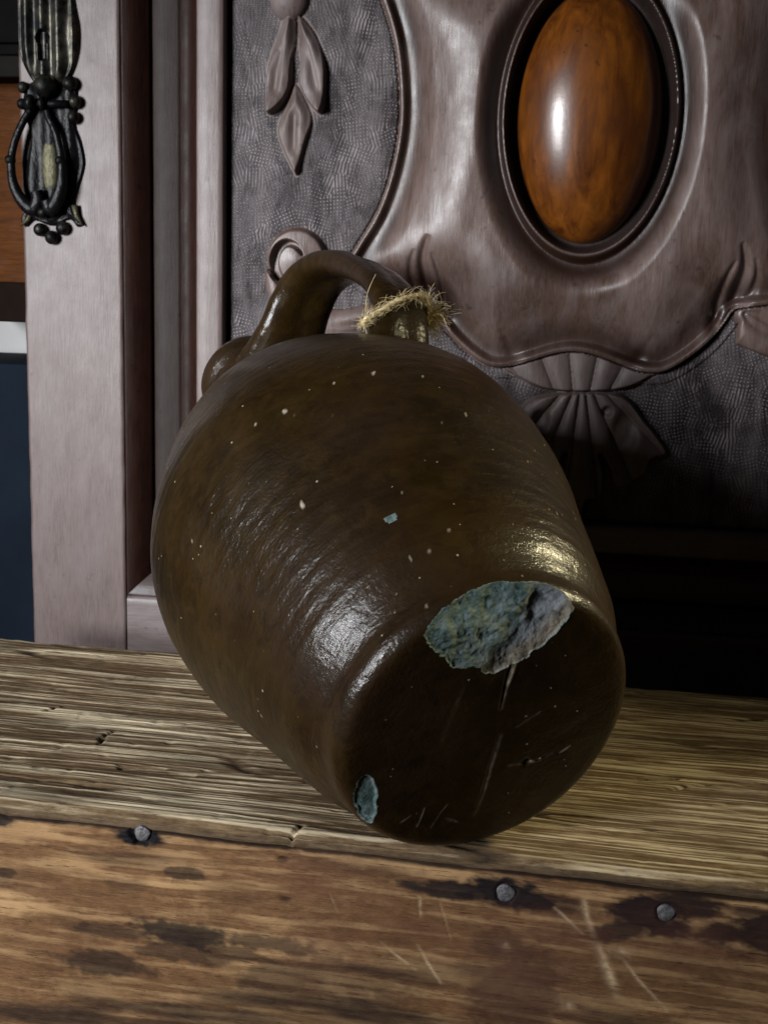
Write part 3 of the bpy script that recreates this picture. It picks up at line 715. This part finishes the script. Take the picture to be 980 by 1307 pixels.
def front_board():
    nx, nz = 900, 330
    x = np.linspace(-.34, .36, nx)[:, None]+np.zeros((1, nz)); s = np.linspace(0, 1, nz)[None, :]
    ztop = -.0068+fbm(x*28, 0*x+4, oct=4, seed=71)*.0009
    z = ztop-(.24)*(s**1.35)
    wob = fbm(x*4, z*7, oct=3, seed=72)*.006; zz = z+wob
    g1_ = fbm(x*22, zz*380, oct=4, seed=73); g2_ = fbm(x*9, zz*90, oct=4, seed=74)
    y = -.0032-(g1_*.6+g2_*.35)*.5*mm-fbm(x*60, z*60, oct=3, seed=75)*.35*mm-fbm(x*260, z*300, oct=2, seed=69)*.15*mm
    grain = np.clip(.5+.7*g1_+.35*g2_, 0, 1)
    stain_seam = np.zeros_like(x); rust = np.zeros_like(x); scr = np.zeros_like(x)
    rag = fbm(x*70, z*200, oct=4, seed=76)*.8+fbm(x*300, z*420, oct=3, seed=70)*.35
    def blot(px, py, rx, ry, a, skew=0.0):
        nonlocal stain_seam
        p = front(px, py); X = x-p[0]; Z = z-p[1]-skew*X; rx = rx*1.45; ry = ry*1.35
        stain_seam = np.maximum(stain_seam, min(a*1.15, 1)*ss(0, .42, 1-((X/rx)**2+(Z/ry)**2)**.5+rag*.55))
    for (px, py, r) in NAILS: blot(px, py, .0075, .006, .95)
    blot(645, 1141, .020, .0075, .95); blot(600, 1138, .030, .0045, .8); blot(700, 1150, .020, .004, .6, -.1)
    blot(830, 1172, .016, .0095, .93); blot(800, 1185, .016, .005, .8, .3); blot(880, 1158, .016, .006, .8)
    blot(970, 1195, .022, .009, .85); blot(985, 1170, .02, .003, .6)
    blot(180, 1066, .010, .0065, .9)
    blot(230, 1195, .022, .007, .75); blot(140, 1190, .020, .004, .5); blot(250, 1215, .028, .006, .5); blot(130, 1230, .02, .006, .6)
    blot(350, 1205, .018, .0045, .6); blot(350, 1250, .015, .009, .45); blot(235, 1115, .010, .003, .6); blot(160, 1130, .012, .003, .3)
    blot(5, 1045, .006, .004, .8); blot(8, 1115, .004, .003, .6); blot(470, 1110, .03, .004, .25); blot(420, 1260, .03, .012, .4)
    blot(660, 1260, .018, .02, .45, .2); blot(640, 1210, .010, .012, .35)
    stain_seam = np.maximum(stain_seam, .75*ss(.3, .75, fbm(x*9+2, zz*45, oct=4, seed=78)+.12))
    for (px, py, rx, ry, a) in [(720, 1190, .03, .010, .8), (420, 1130, .03, .015, .5), (900, 1200, .05, .015, .6), (660, 1240, .03, .03, .7), (420, 1210, .03, .012, .5), (540, 1190, .02, .01, .4)]:
        p = front(px, py); rust = np.maximum(rust, a*np.exp(-(((x-p[0])/rx)**2+((z-p[1])/ry)**2))*(.7+.6*rag))
    def scratch(pts, w, a):
        nonlocal scr, y
        dd, t = line_dist(np.array([front(*p) for p in pts]), x, z)
        mk = np.exp(-(dd/w)**2)*(.45+.9*ss(-.4, .5, fbm(x*240, z*240, oct=3, seed=79)))*(.4+.6*np.sin(np.pi*np.clip(t, .03, .97)))
        scr = np.maximum(scr, a*mk); y = y+.5*mm*mk
    scratch([(708, 1160), (742, 1192)], .0008, .8); scratch([(745, 1150), (748, 1172), (758, 1195)], .0014, .75); scratch([(762, 1206), (773, 1235), (786, 1270)], .0021, .9)
    scratch([(762, 1206), (795, 1225), (812, 1250), (850, 1290)], .0009, .5); scratch([(535, 1145), (536, 1170)], .0007, .6); scratch([(533, 1208), (545, 1230), (562, 1255)], .0008, .7)
    scratch([(485, 1202), (505, 1220), (530, 1238)], .0007, .6); scratch([(775, 1210), (800, 1218)], .0018, .7); scratch([(640, 1205), (646, 1210)], .002, .5); scratch([(720, 1282), (730, 1284)], .0018, .6)
    scratch([(560, 1150), (575, 1200)], .0005, .25); scratch([(420, 1140), (430, 1165)], .0006, .3)
    stain_seam = np.maximum(stain_seam, .9*ss(.0016, .0004, ztop-z+.0006*rag))  # dark line painted in for the seam shade under the plank
    # pale bare wood below the top edge
    pale = ss(.0, .004, ztop-z)*ss(.022, .006, ztop-z)*ss(-.1, .4, fbm(x*18, z*120, oct=3, seed=80))
    grain = np.clip(grain+.35*pale, 0, 1)
    # countersunk pits round the nails
    for k, (px, py, r) in enumerate(NAILS):
        p = front(px, py); rn = np.hypot(x-p[0], z-p[1]); jag = 1+.35*fbm(x*260, z*260, oct=2, seed=81)
        y = y+(2.6 if k == 0 else 1.0)*mm*ss((.0068 if k == 0 else .0058)*1.0, .0042, rn/jag)
        if k == 0: stain_seam = np.maximum(stain_seam, ss(.0072, .0052, rn/jag))
    # splinter damage below the top edge
    for (px, py) in [(375, 1085), (362, 1098), (8, 1045), (980, 1140), (820, 1130), (365, 1150)]:
        p = front(px, py); dd = np.hypot((x-p[0])*1.0, (z-p[1])*2.0); y = y+1.6*mm*np.exp(-(dd/(.003*(1+.6*rag)))**2); stain_seam = np.maximum(stain_seam, .8*np.exp(-(dd/(.0026*(1+.8*rag)))**2))
    e = ztop-z; y = y+.0026*np.clip(1-e/.0026, 0, 1)**2
    co = np.stack([x, y, z], -1); tp = co[:, :1].copy(); tp[:, :, 1] = .004
    co = np.concatenate([tp, co], 1); n2 = nz+1
    def padd(a): return np.concatenate([a[:, :1], a], 1).ravel()
    st_, sc_, ru_ = [padd(np.clip(a, 0, 1)) for a in (stain_seam, scr, rust)]
    me = mesh_from('front_board', co.reshape(-1, 3), grid_quads(nx, n2), True, {'grain': padd(grain), 'stain_seam': st_, 'scratch': sc_, 'rust': ru_})
    return link('front_board', me, M_BOARD, crate)
front_board()
dX0, dX1 = -.34, .36
for nm, d_ in (('back_board', (dX0, dX1, .19, .205, -.24, -.018)), ('end_board', (dX0, dX0+.015, .004, .19, -.24, -.0165)), ('end_board', (dX1-.015, dX1, .004, .19, -.24, -.0165)), ('bottom_board', (dX0+.016, dX1-.016, .004, .189, -.24, -.225))):
    boxbev(nm, d_, M_SIDE, crate)
for x_ in (-.27, .29):
    boxbev('skid', (x_-.03, x_+.03, .0, .2, FLOOR_Z, -.2405), M_SIDE, crate)
def nail_mesh():
    rr_ = [0, .35, .7, .9, 1.0, 1.0]; hh = [.55, .5, .42, .3, .12, -1.6]; n = 28
    a = np.linspace(0, 2*np.pi, n, endpoint=False); co = []
    for r, h in zip(rr_, hh):
        rj = r*(1+.05*np.sin(a*3+1)+.03*np.sin(a*5)); co.append(np.stack([rj*np.cos(a), 0*a-h, rj*np.sin(a)], -1))
    return np.concatenate(co), grid_quads(len(rr_), n, True)
for k, (px, py, r) in enumerate(NAILS):
    x_, z_ = front(px, py); c, q = nail_mesh(); R0 = r*.00034
    c = c*np.array([R0, .0016, R0])+np.array([x_, -.0026 if k else -.0016, z_])
    link('nail', mesh_from('nail', c, q), M_NAIL, crate)
# ------------------------------------------------------------------ the jug
BX = np.array([.0481, .478, .0671]); AZ, EL = -.3885, .2973
AX = np.array([math.cos(EL)*math.sin(AZ), math.cos(EL)*math.cos(AZ), math.sin(EL)])
JU = np.cross(AX, [0, 0, 1]); JU /= np.linalg.norm(JU); JV = np.cross(JU, AX)
# local x = JV (up), local y = JU (right), local z = AX (towards the mouth)
JM = Matrix(((JV[0], JU[0], AX[0], BX[0]), (JV[1], JU[1], AX[1], BX[1]), (JV[2], JU[2], AX[2], BX[2]), (0, 0, 0, 1)))
LJ = .257; KN = [.0706, .0831, .0957, .109, .113, .1021, .0857]
ctl = [(.0008, 0), (.0006, .03), (.0002, .055), (.0003, .0620), (.0013, .0656), (.0038, .0682), (.0070, .0696), (.0105, .0700), (.0150, .0708), (.0215, .0738), (.031, .0790)]
ctl += [(LJ*i/6, r) for i, r in enumerate(KN) if i >= 1]
ctl += [(.285, .0715), (.312, .055), (.334, .041), (.352, .0325), (.366, .0290), (.376, .0285), (.384, .0305), (.391, .0345), (.398, .0355), (.404, .0330), (.406, .0280), (.402, .0225), (.385, .020), (.35, .020)]
cv = smooth_curve(ctl, 14)
seg = np.r_[0, np.cumsum(np.linalg.norm(np.diff(cv, axis=0), axis=1))]
NS, NT_ = 600, 680
ll = np.interp(np.linspace(0, 1, NS), [0, .05, .40, 1], [0, .025, .090, seg[-1]]); S = np.interp(ll, seg, cv[:, 0])[:, None]; Rr = np.interp(ll, seg, cv[:, 1])[:, None]
TH = np.linspace(0, 2*np.pi, NT_, endpoint=False)[None, :]
def jug_local(s, r, th): return np.stack([r*np.cos(th), r*np.sin(th), s+0*th], -1)
base = jug_local(S, Rr, TH)
X, Y, Z = base[..., 0], base[..., 1], base[..., 2]
nr = np.gradient(Rr[:, 0]); ns = np.gradient(S[:, 0]); ln = np.hypot(nr, ns)+1e-9
Nn = np.stack([(ns/ln)[:, None]*np.cos(TH), (ns/ln)[:, None]*np.sin(TH), (-nr/ln)[:, None]+0*TH], -1)
bodyw = ss(.01, .04, S)
disp = fbm(X*14, Y*14, Z*14, 3, 91)*.0011*bodyw
disp = disp+np.sin(S*760+fbm(X*9, Y*9, Z*9, 2, 93)*3.5)*.00007*(1+fbm(X*25, Y*25, Z*25, 2, 94))*bodyw*(1-ss(.25, .3, S))
disp = disp+fbm(X*60, Y*60, Z*60, 3, 95)*.00030
onbase = (S < .006)
SCAR = np.zeros(X.shape)
def groove(pts, w, depth, scar):
    """scratch on the base disc in local x (up), y (right)"""
    global disp, SCAR
    dd, t = line_dist(np.array(pts), X, Y); m = np.exp(-(dd/w)**2)*(S < .01)*(.35+.65*np.sin(np.pi*np.clip(t, .05, .95)))
    disp = disp-depth*m; SCAR = np.maximum(SCAR, scar*m*(.4+.9*ss(-.3, .4, fbm(X*300, Y*300, Z*300, 2, 97))))

groove([(.0354, .0046), (.0284, .0035), (.0184, .0034), (.0102, .0035)], .0009, .0012, .55)
groove([(.0340, .0060), (.0270, .0052), (.0215, .0046)], .0006, -.0006, .8)
groove([(-.0048, .0066), (-.0195, .005), (-.0348, .0041), (-.0479, .002)], .0010, .0005, .22)
groove([(-.005, -.022), (.01, -.020), (.026, -.016)], .0012, .0002, .08)
groove([(-.0016, .0136), (.0055, .0236)], .0004, .0003, .3)
groove([(-.019, .0391), (-.0157, .0435)], .0004, .0003, .7)
groove([(-.0225, .014), (-.0222, .021), (-.0219, .0289), (-.0190, .0350)], .0006, .0008, .3)
groove([(-.050, -.026), (-.040, -.024)], .0004, .0004, .5); groove([(-.052, -.019), (-.044, -.016), (-.040, -.013)], .0004, .0004, .4)
groove([(-.048, -.012), (-.051, -.006)], .0005, .0004, .35); groove([(-.043, -.030), (-.046, -.034)], .0004, .0004, .5)
d0 = np.hypot(X+.0222, Y-.0232); disp = disp-.0016*np.exp(-(d0/.0018)**2)*(S < .01); disp = disp+.0006*np.exp(-(np.hypot(X+.0215, Y-.0265)/.0012)**2)*(S < .01)
def fleck(p, r, a, h=.0003, el=(1, 1, 1)):
    global disp, SCAR
    dd = np.sqrt(((X-p[0])*el[0])**2+((Y-p[1])*el[1])**2+((Z-p[2])*el[2])**2)
    m = np.exp(-(dd*(1+.5*fbm(X*900, Y*900, Z*900, 2, 98))/r)**2); m = ss(.25, .55, m*(1+.9*fbm(X*1500, Y*1500, Z*1500, 2, 99))); disp = disp+h*m; SCAR = np.maximum(SCAR, a*m)
for p, r, a in [((.0679, -.0664, .083), .0010, .9), ((.0905, -.0617, .1341), .0012, 1), ((.0906, -.0590, .129), .0010, .8), ((.1083, -.0184, .1376), .0012, 1), ((.0784, -.0179, .0354), .0008, .5), ((.073, -.0284, .0295), .0007, .5), ((.0431, -.0618, .0212), .0009, .5), ((.0592, -.0359, .0085), .0008, .5), ((-.0211, .0295, .0), .0007, .8), ((.004, .017, 0), .0006, .5), ((.018, .026, 0), .0005, .6)]:
    fleck(p, r, a, .0004, (1, 1, .7))
rg = np.random.default_rng(5)
for k in range(46):
    th_ = rg.uniform(-1.9, .9); z_ = rg.uniform(.01, .20); r_ = np.interp(z_, cv[:60+14*10, 0], cv[:60+14*10, 1])
    fleck((r_*math.cos(th_), r_*math.sin(th_), z_), rg.uniform(.00025, .00055), rg.uniform(.4, 1.0), .0002, (1, 1, rg.uniform(.5, 1.2)))
# chips: jagged polygons in the local x (up), y (right) plane near the base
wob_ = fbm(X*260, Y*260, Z*260, 3, 111)
def chipmask(poly):
    return poly_sdf(smooth_curve(poly, 3, True), X+fbm(X*220, Y*220, Z*220, 3, 112)*.0012, Y+fbm(X*220+9, Y*220, Z*220, 3, 113)*.0012)
yc = Y+.004
x0_ = .0340+np.where(yc > 0, 26.0, 15.5)*yc**2+fbm(X*170, Y*170, 3.1, 4, 117)*.0042
fcs = fbm(X*70, Y*70, 1.7, 4, 118)
ridge_ = np.abs((Y+.002)-.55*(X-.048)+.0015*fcs)
zc = .165*(X-x0_)+.0020*fcs+.00045*fbm(X*420, Y*420, 0.3, 3, 119)-.0003*ss(.006, .0, ridge_)+.0011*ss(-.0035, .0035, (Y+.002)-.55*(X-.048)+.004*fcs)+.0008*0.9*fbm(X*130, Y*130, 5.0, 5, 122)
zc = zc-.0020*np.exp(-((X-.053)/.007)**2-((Y+.018)/.011)**2)+.0010
c1 = np.where((X > .020) & (S < .03) & (X > x0_-.004), zc-Z, -1)
c2 = chipmask([(-.0213, -.0584), (-.0172, -.0555), (-.0188, -.0511), (-.026, -.0483), (-.0369, -.0471), (-.0453, -.0481), (-.0400, -.0540), (-.0285, -.0580)])
c3 = np.full(X.shape, -1.0)
sp = np.sqrt(((X-.0769)*1.5)**2+((Y+.0375)*.62)**2+((Z-.0513)*1.3)**2); c3 = .0019*(1+.9*wob_)-sp
near = S < .03
CM = np.zeros(X.shape, int)
CM[(c1 > 0) & near] = 1; CM[(c2 > 0) & near] = 2; CM[c3 > 0] = 3
fine = fbm(X*330, Y*330, Z*330, 3, 121)
disp = np.where(CM == 1, 0, disp)
disp = np.where(CM == 2, disp-ss(0, .0010, c2)*.0009+.0002*fine, disp)
disp = np.where(CM == 3, disp-ss(0, .001, c3)*.0004+.0002*fine, disp)
FCT = ss(-.008, .012, (Y+.002)-.55*(X-.048)+.012*fcs)*(CM == 1)
OCH = np.where(CM == 1, ss(.0110, -.002, X-x0_)*ss(-.020, .002, Y)*.75, 0)
jco = base+Nn*disp[..., None]
jco[..., 2] = np.where(CM == 1, zc, jco[..., 2])
jco = jco.reshape(-1, 3)
qd = grid_quads(NS, NT_, True)
jug = empty('jug', JM); tag(jug, 'brown glazed stoneware jug lying on its side with chipped base', 'jug')
fm = CM.ravel()[qd].max(1)
at_ = {'scar': SCAR.ravel(), 'ochre': OCH.ravel(), 'facet': FCT.ravel()}
body = None
for k, nm, lb in ((0, 'body', None), (1, 'chip', 'large blue grey chip broken out of the base rim'), (2, 'chip', 'small grey chip low on the base rim'), (3, 'chip', 'tiny pale fleck on the belly')):
    m = fm == k
    c2_, q2, a2_ = submesh(jco, qd, m, at_)
    o = link(nm, mesh_from(nm, c2_, q2, True, a2_), M_GLAZE if k == 0 else M_CHIP, jug if k == 0 else body)
    if lb: o['label'] = lb
    if k == 0: body = o
# handle: strap swept through the plane of the jug axis
HPH = R_(15)
eR = np.array([math.cos(HPH), math.sin(HPH), 0]); eT = np.array([-math.sin(HPH), math.cos(HPH), 0]); eZ = np.array([0, 0, 1.0])
hp = smooth_curve([(.372, .020), (.366, .034), (.362, .052), (.3635, .070), (.357, .090), (.338, .1055), (.312, .1145), (.283, .1190), (.257, .1205), (.236, .1170), (.222, .1085), (.212, .0960), (.205, .084)], 12)
nh = len(hp); tt = np.linspace(0, 1, nh)
HP = hp[:, 1][:, None]*eR+hp[:, 0][:, None]*eZ
HW = np.interp(tt, [0, .12, .25, .4, .5, .65, .8, .88, .95, 1], [.026, .024, .0215, .0185, .0165, .0155, .0165, .0185, .025, .034])
HT = np.interp(tt, [0, .12, .25, .4, .5, .65, .8, .88, .95, 1], [.014, .0115, .0100, .0090, .0085, .0080, .0085, .0095, .013, .020])
Tn = np.gradient(HP, axis=0); Tn /= np.linalg.norm(Tn, axis=1)[:, None]; Nh = np.cross(eT, Tn)
na = 72; aa = np.linspace(0, 2*np.pi, na, endpoint=False)
ca, sa = np.cos(aa), np.sin(aa); ex = .82
cx_ = np.sign(ca)*np.abs(ca)**ex; sx_ = np.sign(sa)*np.abs(sa)**ex
prof_t = sx_*(1-.16*(1-np.abs(ca))**2*(1)) 
HC = HP[:, None]+HW[:, None, None]*cx_[None, :, None]*eT+HT[:, None, None]*prof_t[None, :, None]*Nh[:, None]
rn_ = fbm(HC[..., 0]*45, HC[..., 1]*45, HC[..., 2]*45, 3, 131)*.0012+fbm(HC[..., 0]*160, HC[..., 1]*160, HC[..., 2]*160, 2, 132)*.0003
HC = HC+rn_[..., None]*(HC-HP[:, None])/np.linalg.norm(HC-HP[:, None], axis=-1)[..., None]
zc = np.zeros(nh*na)
link('handle', mesh_from('handle', HC.reshape(-1, 3), grid_quads(nh, na, True), True, {'scar': zc, 'ochre': zc}), M_GLAZE, jug)
# ------------------------------------------------------------------ jute twine round the foot of the handle
def mat_jute():
    s_ = NT('jute_fibre'); f = s_.noise(s_.map((1, 1, 1)), 500, 4, .6)
    c = s_.mix(s_.ramp(f, [(.3, 0), (.7, 1)]), (.36, .27, .13), (.72, .60, .36))
    return s_.fin(c, .8, s_.bump(f, .4, .0005), spec=.2)
M_JUTE = mat_jute()
k0 = int(nh*.80)
rc, rT, rN = HP[k0], Tn[k0], Nh[k0]
twine = empty('twine', JM); tag(twine, 'frayed tan jute twine knotted around the foot of the jug handle', 'twine')
aw, at2 = HW[k0]+.0022, HT[k0]+.0022
a = np.linspace(0, 2*np.pi, 160, endpoint=False)
side = -1.0   # the side of the strap that shows on the left
loose = 1+.22*np.exp(-((np.angle(np.exp(1j*(a-np.pi))))/.5)**2)
ring = rc+(aw*loose*np.cos(a))[:, None]*eT+(at2*1.05*np.sin(a))[:, None]*rN+(-.0105*np.cos(a)+.001-.0065*np.abs(np.sin(a)))[:, None]*rT
Tr = np.roll(ring, -1, 0)-np.roll(ring, 1, 0); Tr /= np.linalg.norm(Tr, axis=1)[:, None]
Nr = np.cross(Tr, rT); Nr /= np.linalg.norm(Nr, axis=1)[:, None]; Br = np.cross(Tr, Nr)
for ph in (0, np.pi):
    w_ = a*15+ph; pth = ring+.00075*(np.cos(w_)[:, None]*Nr+np.sin(w_)[:, None]*Br)
    c, q = tube(pth, .00090*(1+.25*np.sin(a*9+ph)), 8, closed=True); link('strand', mesh_from('strand', c, q), M_JUTE, twine)
kp = rc+(aw*1.02)*eT+.004*rN-.0105*rT          # knot on the right edge of the strap
kn = []
for k in range(3):
    b_ = np.linspace(0, 2*np.pi, 40, endpoint=False); e1 = rg.normal(size=3); e1 /= np.linalg.norm(e1); e2 = np.cross(e1, rg.normal(size=3)); e2 /= np.linalg.norm(e2)
    kn.append(tube(kp+.0032*(np.cos(b_)[:, None]*e1+np.sin(b_)[:, None]*e2), .0015, 8, closed=True))
c, q = join(kn); link('knot', mesh_from('knot', c, q), M_JUTE, twine)
def hair(p, d, L, curl, rad=.00013, n=9):
    d = d/np.linalg.norm(d); e = np.cross(d, rg.normal(size=3)); e /= np.linalg.norm(e); f_ = np.cross(d, e)
    t = np.linspace(0, 1, n)[:, None]; ph = rg.uniform(0, 6)
    pth = p+d*L*t+curl*L*(e*t**2*np.cos(ph+t*3)+f_*t**2*np.sin(ph+t*4))
    return tube(pth, rad*np.linspace(1.2, .5, n), 4, cap=False)
fr_ = []
dirF = eT*1.0+rN*.15+rT*.1
for k in range(420):
    d_ = dirF+rg.normal(size=3)*.55
    fr_.append(hair(kp+rg.normal(size=3)*.0022, d_, rg.uniform(.005, .017), rg.uniform(.1, .55), .00016))
c, q = join(fr_); tag(link('frayed_end', mesh_from('frayed_end', c, q), M_JUTE, twine), kind='stuff')
fz = []
for k in range(1100):
    i_ = rg.integers(0, 160); d_ = Tr[i_]*rg.choice([-1, 1])*1.3+Nr[i_]*rg.normal()*.5+Br[i_]*rg.normal()*.6
    fz.append(hair(ring[i_]+(Nr[i_]*rg.normal()+Br[i_]*rg.normal())*.0012, d_, rg.uniform(.002, .008), rg.uniform(.1, .4), .00010))
pl_ = rc-aw*1.15*eT+.001*rN+.0095*rT
for L_, dd_ in ((.026, eR*1.0-eT*.30), (.012, eR*.9-eT*.1+rT*.2), (.009, eR+eT*.3), (.010, -eR*.6+eT*.3)):
    fz.append(hair(pl_, dd_, L_, .18, .0002, 14))
pe = rc+.3*aw*eT+at2*rN
for q_ in range(9): fz.append(hair(pe+rg.normal(size=3)*.0007, rN*.8-rT*.9-eT*.45+rg.normal(size=3)*.12, .011, .15, .0003))
c, q = join(fz); tag(link('loose_fibres', mesh_from('loose_fibres', c, q), M_JUTE, twine), kind='stuff')
